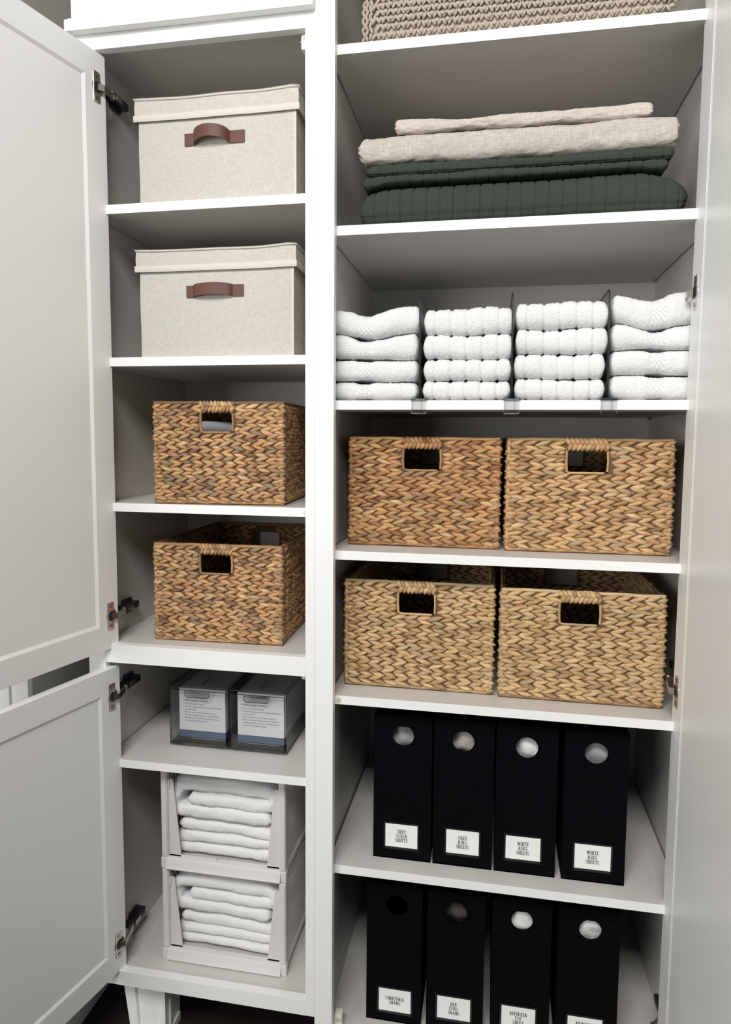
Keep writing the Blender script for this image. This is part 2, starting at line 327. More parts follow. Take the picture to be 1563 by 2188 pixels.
# ------------------------------------------------------------------ fabric lidded bins
def fabric_bin(name, label, x0, x1, y0, z0, h, deep, arch):
    t = thing(name, label, 'storage bin', ((x0+x1)/2, y0+deep/2, z0), 0, 'lidded canvas bins in the narrow cabinet')
    mb = MB(); ins = .006; lz = z0+h-.047; nx = 24
    rings = []
    for z in [z0+(lz+.02-z0)*k/8 for k in range(9)]:
        w = .0006*sin((z-z0)/h*9); rings.append([(x0+ins+w, y0+.004, z), (x1-ins+w*.6, y0+.004, z), (x1-ins+w, y0+deep-.004, z), (x0+ins, y0+deep-.004, z)])
    mb.loft(rings); mb.box(x1-ins-.004, x1-ins+.0006, y0+.0032, y0+.006, z0, lz, 1)
    mb.build('bin_body', ['canvas', 'piping'], t)
    lid = MB(); sag = lambda u: -.004*sin(pi*u)+.004*nz(u*3+x0*9, z0, 0)
    def lring(z, off, k):
        r = []
        for (ax, ay, bx, by) in ((x0, y0, x1, y0), (x1, y0, x1, y0+deep), (x1, y0+deep, x0, y0+deep), (x0, y0+deep, x0, y0)):
            for i in range(nx):
                u = i/nx; cx, cy = ax+(bx-ax)*u, ay+(by-ay)*u
                mx, my = (x0+x1)/2, y0+deep/2
                sx = math.copysign(off, cx-mx) if abs(abs(cx-mx)-(x1-x0)/2) < 1e-6 else 0
                sy = math.copysign(off, cy-my) if abs(abs(cy-my)-deep/2) < 1e-6 else 0
                r.append((cx+sx, cy+sy, z+k*sag(u)))
        return r
    zt = z0+h
    lid.loft([lring(lz+.002, -.003, .3), lring(lz, 0, .3), lring(lz+.025, .001, .5), lring(zt-.003, 0, .9), lring(zt, -.004, 1)], 0)
    lo = lid.build('lid', 'canvas', t, ang=50)
    pp = MB(); pts = lring(lz+.004, .001, .3); pp.loft([[(x, y, z+dz) for x, y, z in lring(lz, o, .3)] for dz, o in ((-.001, -.001), (-.001, .0022), (.0015, .0028), (.0105, .0028), (.012, .0022), (.012, -.001))], 0, cap=False)
    pp.build('lid_binding', 'piping', lo, ang=40)
    MB().tube(lring(zt-.002, .0005, .95), .0028, 6, True).build('lid_piping', 'piping', lo, smooth=True)
    # stitched leather handle
    hw = .0122; xa, xb, zc = arch['xa'], arch['xb'], arch['z']; N_ = 32; pth = []
    for i in range(N_+1):
        u = i/N_; x = xa+(xb-xa)*u; k = (u-arch['u0'])/(arch['u1']-arch['u0'])
        f = sin(pi*max(0, min(1, k)))**.45 if 0 < k < 1 else 0
        pth.append((x, y0+.002-arch['out']*f, zc+arch['lift']*f))
    th = .0013; rings = []
    for i, (x, y, z) in enumerate(pth):
        a = Vector(pth[max(0, i-1)]); c = Vector(pth[min(N_, i+1)]); d = c-a; d.z = 0; d.normalize(); n = Vector((d.y, -d.x, 0))*th; p = Vector((x, y, z))
        rings.append([tuple(p+n+Vector((0, 0, hw))), tuple(p+n*-1+Vector((0, 0, hw))), tuple(p-n-Vector((0, 0, hw))), tuple(p+n-Vector((0, 0, hw)))])
    MB().loft(rings).build('leather_handle', 'leather', t, ang=40)
    return t
fabric_bin('fabric_bin', 'cream canvas lidded bin with arched brown leather handle on the topmost left shelf', -.381, -.0225, .03, 1.746, .2185, .36,
           dict(xa=-.2703, xb=-.1385, z=1.874, u0=.17, u1=.74, out=.021, lift=.0085))
fabric_bin('fabric_bin', 'cream canvas lidded bin with flatter brown leather handle on the second left shelf', -.385, -.0285, .03, 1.4249, .230, .36,
           dict(xa=-.2712, xb=-.1432, z=1.563, u0=.13, u1=.80, out=.012, lift=.0035))

# ------------------------------------------------------------------ woven baskets
def leaf_mesh(name, L, H, D, bend, seed, mat):
    mb = MB(); rng = random.Random(seed); rings = []; S = 5; n = 6
    for i in range(S):
        u = i/(S-1); w = (.10, .74, 1., .78, .10)[i]*(1+rng.uniform(-.08, .08))
        x = (u-.5)*L; c = bend*(4*(u-.5)**2)
        rings.append([(x, -D*w*sin(2*pi*k/n), c+H*w*cos(2*pi*k/n)) for k in range(n)])
    mb.loft(rings); return mb.mesh(name, [mat], smooth=True)
def basket(label, bx0, bx1, yf, z0, h, deep, rz, mat, tint_hole=.5, group='woven baskets', nrow=13, npit=12):
    w = bx1-bx0; t = thing('woven_basket', label, 'basket', (bx0, yf, z0), rz, group)
    rng = random.Random(int(bx0*1e4)+int(z0*977)+5)
    hx0, hx1, hz0, hz1 = w*.368, w*.612, h*.700, h*.892
    rowh = (h-.016)/nrow; pitch = w/npit; L = pitch*1.46; H = rowh*.335; D = .0066; tilt = math.atan2(rowh*.40, L*.60)
    meshes = [leaf_mesh('strand', L, H*q, D, b_, 11*i+3, mat) for i, (q, b_) in enumerate(((1, .001), (1.08, -.001), (.94, .0012), (1.02, 0)))]
    # backing mesh core of the four sides and the base
    co = MB(); c = .002
    for a in ((0, hx0, 0, h), (hx1, w, 0, h), (hx0, hx1, 0, hz0), (hx0, hx1, hz1, h)):
        co.box(a[0], a[1], .006-c, .006+c, a[2], a[3]); co.box(a[0], a[1], deep-.006-c, deep-.006+c, a[2], a[3])
    co.box(.006-c, .006+c, .006, deep-.006, 0, h); co.box(w-.006-c, w-.006+c, .006, deep-.006, 0, h); co.box(.004, w-.004, .004, deep-.004, .001, .008)
    co.build('basket_core', 'basket_core', t, local=True)
    def strands(width, hole, np):
        """braided rows: (x, z, angle, length factor)"""
        res = []; p = width/np
        for r in range(nrow):
            zc = .008+(r+.5)*rowh; ph = rng.uniform(0, 1)
            for half in (1, -1):
                z = zc+half*rowh*.245
                for i in range(-1, np+1):
                    x = (i+ph+.5)*p + (0 if half > 0 else p*.10)+rng.uniform(-.05, .05)*p
                    a, b = x-L*.5*.93, x+L*.5*.93; lo, hi = -.003, width+.003
                    if hole and hz0-.004 < z < hz1+.004:
                        if x < (hx0+hx1)/2: hi = hx0-.002
                        else: lo = hx1+.002
                    if hole and z >= hz1-.002 and hx0 < x < hx1: continue
                    a2, b2 = max(a, lo), min(b, hi)
                    if (b2-a2) < .38*L: continue
                    res.append(((a2+b2)/2, z+rng.uniform(-.05, .05)*rowh, -half*tilt+rng.uniform(-.07, .07), (b2-a2)/(b-a)))
        return res
    front = strands(w, True, npit)
    if len(front) > 276: front = front[:276]+front[276:]
    extra = []
    for i, (x, z, a, k) in enumerate(front):
        M = Matrix.Translation((x, .0045+rng.uniform(-.0012, .0010), z)) @ Matrix.Rotation(a, 4, 'Y') @ Matrix.Diagonal((k*rng.uniform(.96, 1.06), rng.uniform(.85, 1.15), rng.uniform(.92, 1.10), 1))
        M = M @ Matrix.Rotation(-.17+rng.uniform(-.08, .08), 4, 'Z')
        if i < 280:
            o = bpy.data.objects.new('strand', meshes[rng.randrange(4)]); link(o, t, True); o.matrix_local = M
        else: extra.append(M)
    # wrapped handle above the hand hole
    for i in range(9):
        for half in (1, -1):
            x = hx0-.002+(hx1-hx0+.004)*(i+.5+(0 if half > 0 else .4))/9.3
            M = Matrix.Translation((x, .0022, (hz1+h)/2+half*(h-hz1)*.20-.0005)) @ Matrix.Rotation(radians(half*62+rng.uniform(-8, 8)), 4, 'Y') @ Matrix.Diagonal(((h-hz1)*.80/L, 1.0, 1.0, 1))
            o = bpy.data.objects.new('handle_strand', meshes[rng.randrange(4)]); link(o, t, True); o.matrix_local = M
    # the other three sides, inside and out, as one body of braid
    st = MB(); lv = [list(v.co) for v in meshes[0].vertices]; lf = [tuple(p.vertices) for p in meshes[0].polygons]
    def put(Mside, lst):
        for x, z, a, k in lst:
            st.add(lv, lf, 0, Mside @ Matrix.Translation((x, rng.uniform(-.001, .001), z)) @ Matrix.Rotation(a, 4, 'Y') @ Matrix.Diagonal((k, rng.uniform(.9, 1.2), rng.uniform(.92, 1.1), 1)))
    nd = round(deep/pitch)
    put(Matrix.Translation((w-.005, 0, 0)) @ Matrix.Rotation(pi/2, 4, 'Z'), strands(deep, False, nd))
    put(Matrix.Translation((.005, 0, 0)) @ Matrix.Rotation(pi/2, 4, 'Z'), strands(deep, False, nd))
    put(Matrix.Translation((0, deep-.005, 0)), strands(w, True, npit))
    for M in extra: st.add(lv, lf, 0, M)
    o = st.build('side_braid', mat, t, smooth=True, local=True); o['kind'] = 'stuff'
    # rims wrapped with fibre, corner knots, hand hole border
    def rect(z, i): 
        pts = []; q = 40
        for (ax, ay, bx, by) in ((i, i, w-i, i), (w-i, i, w-i, deep-i), (w-i, deep-i, i, deep-i), (i, deep-i, i, i)):
            for k in range(q): pts.append((ax+(bx-ax)*k/q, ay+(by-ay)*k/q, z+.0015*nz(k*.21+ax*7, z*3, bx0*5)))
        return pts
    wrap = lambda k: 1+.16*((k*7919) % 5)/5
    for nm, z in (('top_rim', h-.004), ('bottom_rim', .0055)):
        MB().tube(rect(z, .005), .0036, 6, True, rf=wrap).build(nm, mat, t, smooth=False, ang=60, local=True)
    for x in (.005, w-.005):
        pts = [(x, .0048, .006+(h-.012)*k/26) for k in range(27)]
        MB().tube(pts, .0034, 7, rf=lambda k: 1+.5*((k*13) % 4)/4).build('corner_post', mat, t, ang=60, local=True)
    hb = [(hx0, .003, hz1), (hx0-.001, .003, (hz0+hz1)/2), (hx0, .003, hz0+.003)] + [(hx0+(hx1-hx0)*k/12, .0025, hz0) for k in range(1, 12)] + [(hx1, .003, hz0+.003), (hx1+.001, .003, (hz0+hz1)/2), (hx1, .003, hz1)]
    MB().tube(hb, .0026, 6, rf=wrap).build('hole_border', mat, t, ang=60, local=True)
    return t
basket('brown woven basket with grey cloth behind its handle hole, below the canvas bins', -.3475, -.0575, .018, 1.108, .2235, .37, radians(4.5), 'hyacinth_brown')
basket('dark brown open woven basket on the floor of the narrow cabinet\'s upper section', -.3715, -.0690, .052, .7921, .2250, .38, radians(1.6), 'hyacinth_brown')
basket('reddish brown woven basket left of the pair under the white towels', .0700, .3970, .100, 1.02, .2385, .38, 0, 'hyacinth_red')
basket('brown woven basket right of the pair under the white towels', .4085, .7400, .092, 1.02, .2385, .38, radians(.4), 'hyacinth_tan')
basket('golden woven basket left of the pair above the black boxes', .0655, .3910, .082, .7078, .2400, .40, 0, 'hyacinth_gold')
basket('honey tan woven basket right of the pair above the black boxes', .4030, .7320, .075, .7078, .2375, .40, radians(-.2), 'hyacinth_gold')

# ------------------------------------------------------------------ soft goods
def slab(x0, x1, y0, y1, zb, zt, nx=60, nf=14, r=.03, endr=.02, dis=None, jag=0., mb=None, mif=None, cap=True, seed=0., nback=8, endround=1.):
    """folded cloth: rounded fold at the front, zb(u)/zt(u) its lower and upper faces; dis(x, s, p) pushes the surface out"""
    mb = mb or MB(); rings = []; W = x1-x0
    for i in range(nx+1):
        u = i/nx; x = x0+W*u; d = min(u, 1-u)*W; k = sqrt(max(0, 1-(1-min(1, d/endr))**2)) if endr else 1
        k = (1-endround)+endround*max(.02, k); a, b = zb(u), zt(u); zm = (a+b)/2; hh = (b-a)/2*k; rr = r; ring = []
        sh = (1-k)*endr*.7
        prof = [(y1-(y1-y0-rr)*q/nback, a if False else zm-hh, -1.) for q in range(nback)]
        for q in range(nf+1):
            t = -pi/2+pi*q/nf; c = cos(t); s_ = sin(t)
            prof.append((y0+rr-rr*math.copysign(abs(c)**.75, c), zm+hh*math.copysign(abs(s_)**.8, s_), q/nf))
        prof += [(y1-(y1-y0-rr)*q/nback, zm+hh, 2.) for q in range(nback-1, -1, -1)]
        for j, (y, z, s) in enumerate(prof):
            xx = x + (jag*nz(seed, j*.35, u*2) if jag else 0)*(1 if i in (0, nx) else .6 if (i < 4 or i > nx-4) else 0)
            ny, nzv = (-1, 0) if 0 < s < 1 else (0, -1 if s < 0 else 1)
            if 0 <= s <= 1: t = -pi/2+pi*s; ny, nzv = -cos(t), sin(t)
            dd = dis(x, s, u) if dis else 0
            ring.append((xx, y+sh+ny*dd, z+nzv*dd))
        rings.append(ring)
    n0 = len(mb.f); mb.loft(rings, 0, cap)
    if mif:
        n = len(rings[0])
        for i in range(nx):
            v = mif((i+.5)/nx)
            if v:
                for j in range(n): mb.m[n0+i*n+j] = v
    return mb
lin = lambda a, b: (lambda u: a+(b-a)*u)
def wav(a, b, amp, f, ph=0.): return lambda u: a+(b-a)*u+amp*nz(u*f+ph, ph*1.7, 3.1)

# white towels in four stacks
G_T = 'folded white towels between the shelf dividers'
pos_names = ['top', 'second', 'third', 'bottom']
xs = [(.0465, .2255), (.2370, .4125), (.4190, .5940), (.6020, .7690)]
tops = [[1.3325, 1.3710, 1.4170, 1.4675, 1.5215], [1.3325, 1.3715, 1.4150, 1.4640, 1.5180], [1.3325, 1.3745, 1.4225, 1.4720, 1.5245], [1.3325, 1.3800, 1.4285, 1.4770, 1.5365]]
where = ['leftmost towel stack with woven borders', 'ribbed towel stack left of the middle divider', 'ribbed towel stack right of the middle divider', 'rightmost towel stack with woven borders']
for si in range(4):
    for k in range(4):
        zb_, zt_ = tops[si][k], tops[si][k+1]; a, b = xs[si]; sd = si*7.3+k*3.1; ribbed = si in (1, 2)
        a += .004*nz(sd, 1, 0); b += .006*nz(sd, 5, 0)
        nr = 5.6
        def dis(x, s, u, sd=sd, ribbed=ribbed, a=a):
            d = .0013*nz(x*260, s*26+sd, sd)+.0008*nz(x*520, s*60+sd, sd+4)
            if 0 <= s <= 1:
                d += .003*nz(x*22, s*2, sd)
                if ribbed: d += .0046*(min(1, abs(sin(pi*(u*nr+.25)))*1.8)**.6-.7)
                else:
                    q = (u-(.37 if si == 0 else .50))/.10; d -= .0030*sm(1.6-abs(q)*1.1)
            elif ribbed: d += .0022*(abs(sin(pi*(u*nr+.25)))**.5-.5)*(1 if k == 3 or s < 0 else .6)
            return d
        sag = (lambda u, si=si, k=k: (-.0075*sm(1-abs(u-.42)*3.2) if si in (0, 3) and k >= 2 else 0)+(.004*sin(u*5+k) if si in (0, 3) else .0015*sin(u*7+k)))
        zt2 = (lambda u, zt_=zt_, sag=sag, k=k: zt_-.0008+(sag(u) if k >= 2 else sag(u)*.3))
        kk = k-1
        zb2 = (lambda u, zb_=zb_, sag=sag, k=k, si=si: zb_+.0008+((-.0075*sm(1-abs(u-.42)*3.2) if si in (0, 3) and k == 3 else 0)+((.004*sin(u*5+k-1) if si in (0, 3) else .0015*sin(u*7+k-1))*(1 if k == 3 else .3)) if k else 0))
        band = (lambda u, si=si: 1 if abs(u-(.37 if si == 0 else .50)) < .085 else 0) if not ribbed else None
        mb = slab(a, b, .038+.006*nz(sd, 0, 0), .36, zb2, zt2, nx=70, nf=18, r=.026, endr=.010, dis=dis, mif=band, seed=sd, endround=.75)
        o = mb.build('folded_towel', ['terry', 'terry_band'], smooth=True)
        tag(o, '%s towel of the %s' % (['bottom', 'third from top', 'second from top', 'top'][k], where[si]), 'towel', G_T)

# shelf dividers
for (x, lbl, tilt) in ((.2318, 'smoky acrylic shelf divider beside the leftmost towel stack', -.003), (.4146, 'smoky acrylic shelf divider between the two ribbed towel stacks', -.003), (.5968, 'smoky acrylic shelf divider beside the rightmost towel stack', -.003)):
    t = thing('shelf_divider', lbl, 'shelf divider', (x, .12, 1.332), 0, 'clip-on shelf dividers')
    zt = 1.5435; pl = MB(); w = .0011
    P = lambda y, z: [(x-w+tilt*(z-1.333)/.21, y, z), (x+w+tilt*(z-1.333)/.21, y, z)]
    ol = [(.036, 1.3345), (.036, zt-.02), (.038, zt-.006), (.046, zt), (.29, zt), (.30, zt-.01), (.30, 1.3345)]
    pl.loft([[P(y, z)[0] for y, z in ol], [P(y, z)[1] for y, z in ol]]); pl.build('divider_plate', 'smoke_acrylic', t)
    ed = MB(); ed.tube([(P(y, z)[0][0]+w, y-.0006, z) for y, z in ol[:5]], .0017, 8); ed.build('plate_edge', 'hinge_dark', t, smooth=True)
    MB().box(x-.0165, x+.0165, .014, .30, 1.3320, 1.3340, b=.0006).build('foot', 'acrylic_edge', t)
    MB().box(x-.0165, x+.0165, .0138, .0162, 1.3330, 1.3350, b=.0005).build('foot_edge', 'hinge_dark', t)
    MB().box(x-.0150, x+.0150, .0125, .0155, 1.3045, 1.3330, b=.0008).box(x-.0150, x+.0150, .0125, .06, 1.3045, 1.3068, b=.0006).box(x-.0152, x-.0135, .0120, .0160, 1.3045, 1.333).box(x+.004, x+.0055, .0120, .0160, 1.3045, 1.333).build('clip', 'clear_plastic', t)

# green quilt and linens on the second shelf
Z2 = 1.6802
def quilt(name, label, cat, x0, x1, y0, y1, zb, zt, pitch, rows, r, endr, off=0., group=None, amp=.0036, jag=.004, seed=1.):
    def dis(x, s, u):
        g = abs(sin(pi*(x+off)/pitch)); v = amp*(min(1, g*3.0)**.7-.8)
        if 0 <= s <= 1 and rows:
            for rr in rows: v -= amp*.7*max(0, 1-abs(s-rr-.03*nz(x*9, 2, seed))/.04)
        return v+.0007*nz(x*40, s*5, seed)+.003*nz(x*7, s*1.5, seed+3)*(1 if 0 <= s <= 1 else .2)
    mb = slab(x0, x1, y0, y1, zb, zt, nx=420, nf=34, r=r, endr=endr, dis=dis, jag=jag, seed=seed)
    o = mb.build(name, 'quilt_green', smooth=True); tag(o, label, cat, group); return o
quilt('green_quilt', 'thick folded dark green quilt with square stitching, bottom of its stack', 'quilt', .098, .733, .045, .44, lambda u: Z2+.001, lambda u: Z2+.084+.004*u-.016*sm((.10-u)/.10)*.6-.020*sm((u-.86)/.14), .0265, (.36, .66), .05, .030, seed=2.)
GS = 'thin folded green shams in the linen stack'
quilt('quilted_sham', 'thin folded green quilted sham lying directly on the thick green quilt', 'sham', .106, .694, .050, .42, lambda u: Z2+.087+.004*u-.012*sm((.10-u)/.10)*.6-.006*sm((u-.88)/.12), lambda u: Z2+.1045+.0005*sin(u*6), .0262, (), .013, .010, off=.006, group=GS, amp=.0022, seed=5.)
quilt('quilted_sham', 'thin folded green quilted sham right under the large beige linen', 'sham', .113, .704, .053, .42, lambda u: Z2+.1062+.0005*sin(u*6), lambda u: Z2+.1275+.0015*sin(u*9), .0258, (.25,), .014, .010, off=.011, group=GS, amp=.0022, seed=8.)
def linen(name, label, x0, x1, y0, y1, zb, zt, mat, r, endr, seed, jag):
    def dis(x, s, u): return .0045*nz(x*11, s*2.2, seed)+.0018*nz(x*45, s*6, seed+2)+.0008*nz(x*130, s*20, seed)
    o = slab(x0, x1, y0, y1, zb, zt, nx=200, nf=26, r=r, endr=endr, dis=dis, jag=jag, seed=seed, endround=.55).build(name, mat, smooth=True)
    tag(o, label, 'linens', 'folded beige linens'); return o
linen('folded_linen', 'large folded beige linen cover lying on the green shams', .101, .711, .050, .42, lambda u: Z2+.1295+.0015*sin(u*9), wav(Z2+.186, Z2+.183, .003, 4, 2.), 'linen', .024, .008, 3.3, .011)
linen('folded_linen', 'small folded pale linen piece on top of the beige stack', .172, .663, .053, .36, wav(Z2+.1885, Z2+.1855, .003, 4, 2.), lambda u: Z2+.2165-.008*sm(u*4)+.005*sm((u-.80)/.15), 'linen_pale', .014, .010, 6.1, .006)

# knitted throw on the top shelf
Z1 = 2.0267
t = thing('knit_throw', 'chunky knitted beige throw folded on the topmost wide shelf', 'throw', (.40, .22, Z1), 0)
slab(.112, .700, .060, .42, lambda u: Z1+.001, lambda u: Z1+.14, nx=60, nf=20, r=.05, endr=.035, dis=lambda x, s, u: .001*nz(x*10, s*2, 1.)-.002).build('throw_body', 'yarn', t, smooth=True)
el = MB()
def blob(L, r, n=6, S=5):
    rings = []
    for i in range(S):
        u = i/(S-1); w = (.3, .86, 1, .86, .3)[i]; rings.append([((u-.5)*L, r*w*cos(2*pi*k/n), r*w*sin(2*pi*k/n)) for k in range(n)])
    m = MB().loft(rings); return m.v, m.f
bv, bf = blob(.0150, .0036); cv, cf = blob(.0125, .0046)
def surf(x, z):
    s = max(-1, min(1, (z-(Z1+.0705))/.0695)); c = max(0, 1-abs(s)**2.5)**(1/1.5); k = min(1, min(x-.108, .704-x)/.035); k = sqrt(max(0, 1-(1-max(0, k))**2))
    return .060+.05*(1-c)+(1-k)*.0245
kr = random.Random(4); px_, pz_ = .0212, .0128
for j in range(9):
    z = Z1+.006+j*pz_
    for i in range(30):
        x = .130+(i+(.5 if j % 2 else 0))*px_*.96+kr.uniform(-.001, .001)
        if x > .697: continue
        y = surf(x, z)-.0025
        for sg in (-1, 1):
            el.add(bv, bf, 0, Matrix.Translation((x+sg*.0042, y-kr.uniform(0, .0015), z+.0035)) @ Matrix.Rotation(sg*radians(58+kr.uniform(-8, 8)), 4, 'Y'))
        el.add(cv, cf, 0, Matrix.Translation((x+px_*.48, y-.0022, z+.0045+kr.uniform(-.001, .001))) @ Matrix.Rotation(radians(kr.uniform(-14, 14)), 4, 'Y'))
for j in range(13):
    z = Z1+.004+j*.0088
    for q, dx in enumerate((.101, .1085, .118)):
        el.add(bv, bf, 0, Matrix.Translation((dx+.002*(j % 2), surf(.118, z)+.010-q*.006, z)) @ Matrix.Rotation(radians(70 if (j+q) % 2 else 110), 4, 'Y'))
o = el.build('knit_stitches', 'yarn', t, smooth=True); o['kind'] = 'stuff'

# ------------------------------------------------------------------ lettering (serif capitals drawn from strokes)
def arc(cx, cy, rx, ry, a0, a1, n=12): return [(cx+rx*cos(radians(a0+(a1-a0)*k/n)), cy+ry*sin(radians(a0+(a1-a0)*k/n))) for k in range(n+1)]
TH, TN = .16, .075
GL = {  # width, strokes (points, thickness)
 'I': (.36, [([(.18, 0), (.18, 1)], TH)]), 'H': (.80, [([(.16, 0), (.16, 1)], TH), ([(.64, 0), (.64, 1)], TH), ([(.16, .5), (.64, .5)], TN)]),
 'T': (.70, [([(.35, 0), (.35, 1)], TH), ([(.05, .97), (.65, .97)], TN), ([(.05, .97), (.05, .76)], TN), ([(.65, .97), (.65, .76)], TN)]),
 'E': (.66, [([(.16, 0), (.16, 1)], TH), ([(.16, .97), (.58, .97)], TN), ([(.16, .5), (.44, .5)], TN), ([(.16, .03), (.60, .03)], TN), ([(.58, .97), (.58, .78)], TN), ([(.60, .03), (.60, .24)], TN), ([(.44, .40), (.44, .60)], TN)]),
 'R': (.76, [([(.16, 0), (.16, 1)], TH), ([(.16, .97), (.36, .97)]+arc(.36, .74, .22, .23, 90, -90)+[(.16, .51)], .08), ([(.38, .50), (.68, .02)], TH), ([(.62, .03), (.76, .03)], TN)]),
 'P': (.66, [([(.16, 0), (.16, 1)], TH), ([(.16, .97), (.36, .97)]+arc(.36, .72, .22, .25, 90, -90)+[(.16, .47)], .08)]),
 'D': (.78, [([(.16, 0), (.16, 1)], TH), ([(.16, .97), (.32, .97)]+arc(.32, .5, .36, .47, 90, -90)+[(.16, .03)], .09)]),
 'Y': (.74, [([(.37, 0), (.37, .48)], TH), ([(.08, .98), (.37, .46)], TH), ([(.66, .98), (.37, .46)], TN), ([(0, .98), (.2, .98)], TN), ([(.56, .98), (.74, .98)], TN)]),
 'G': (.80, [(arc(.42, .5, .33, .48, 50, 340, 20), .09), ([(.66, .10), (.66, .44)], TH), ([(.50, .44), (.76, .44)], TN), ([(.64, .88), (.68, .70)], TN)]),
 'C': (.74, [(arc(.42, .5, .33, .48, 48, 315, 20), .09), ([(.64, .88), (.68, .70)], TN)]),
 'O': (.80, [(arc(.40, .5, .33, .48, 0, 360, 24), .09)]),
 'Q': (.80, [(arc(.40, .5, .33, .48, 0, 360, 24), .09), ([(.40, .12), (.52, -.10), (.74, -.16)], .08)]),
 'U': (.78, [([(.16, 1), (.16, .30)]+arc(.39, .30, .23, .28, 180, 360)+[(.62, 1)], .09), ([(.04, .98), (.28, .98)], TN), ([(.52, .98), (.74, .98)], TN)]),
 'N': (.82, [([(.16, 0), (.16, 1)], TN), ([(.14, 1), (.66, .0)], TH), ([(.66, 0), (.66, 1)], TN), ([(.04, .98), (.18, .98)], TN), ([(.54, .98), (.78, .98)], TN), ([(.05, .02), (.28, .02)], TN)]),
 'K': (.80, [([(.16, 0), (.16, 1)], TH), ([(.18, .42), (.66, .98)], TN), ([(.32, .56), (.70, .02)], TH), ([(.56, .98), (.76, .98)], TN), ([(.58, .02), (.80, .02)], TN)]),
 'W': (1.06, [([(.10, 1), (.32, .02)], TH), ([(.32, .02), (.53, .95)], TN), ([(.53, .95), (.75, .02)], TH), ([(.75, .02), (.97, 1)], TN), ([(0, .98), (.22, .98)], TN), ([(.86, .98), (1.06, .98)], TN)]),
 'M': (.98, [([(.16, 0), (.16, 1)], TN), ([(.16, 1), (.49, .10)], TH), ([(.49, .10), (.82, 1)], TN), ([(.82, 0), (.82, 1)], TH), ([(.05, .98), (.18, .98)], TN), ([(.80, .98), (.95, .98)], TN), ([(.05, .02), (.28, .02)], TN)]),
 'A': (.78, [([(.10, .02), (.39, 1)], TN), ([(.39, 1), (.68, .02)], TH), ([(.20, .36), (.58, .36)], TN), ([(0, .02), (.20, .02)], TN), ([(.56, .02), (.80, .02)], TN)]),
 'S': (.60, [(arc(.30, .74, .22, .24, 40, 270, 12)+arc(.30, .26, .24, .24, 90, -140, 12), .10), ([(.49, .90), (.50, .70)], TN), ([(.08, .10), (.07, .32)], TN)]),
}
SERIF = {'I': [(.18, 0), (.18, 1)], 'H': [(.16, 0), (.16, 1), (.64, 0), (.64, 1)], 'T': [(.35, 0)], 'E': [(.13, 0), (.13, 1)], 'R': [(.16, 0), (.12, 1)], 'P': [(.16, 0), (.12, 1)], 'D': [(.12, 0), (.12, 1)], 'Y': [(.37, 0)], 'K': [(.16, 0), (.16, 1)], 'M': [(.82, 0)], 'G': [], 'U': []}
def lettering(lines, cx, cz, y, hgt, lead):
    mb = MB(); n = len(lines)
    for li, s in enumerate(lines):
        tot = sum(GL[c][0]+.10 for c in s)*hgt*.75; x = cx-tot/2; z0 = cz+(n-1)/2*lead-li*lead-hgt/2
        for c in s:
            w, st = GL[c]; st = list(st)+[([(sx-.13, .02 if sy == 0 else .98), (sx+.13, .02 if sy == 0 else .98)], TN) for sx, sy in SERIF.get(c, [])]
            for pts, th in st:
                P = [(x+px*hgt*.75, z0+pz*hgt) for px, pz in pts]; hw = th*hgt*.5
                for (ax, az), (bx, bz) in zip(P[:-1], P[1:]):
                    dx, dz = bx-ax, bz-az; l = math.hypot(dx, dz) or 1e-9; ex, ez = dx/l*hw*.25, dz/l*hw*.25; ox, oz = -dz/l*hw, dx/l*hw
                    mb.add([(ax-ex+ox, y, az-ez+oz), (ax-ex-ox, y, az-ez-oz), (bx+ex-ox, y, bz+ez-oz), (bx+ex+ox, y, bz+ez+oz)], [(0, 1, 2, 3)])
            x += (w+.10)*hgt*.75
    return mb

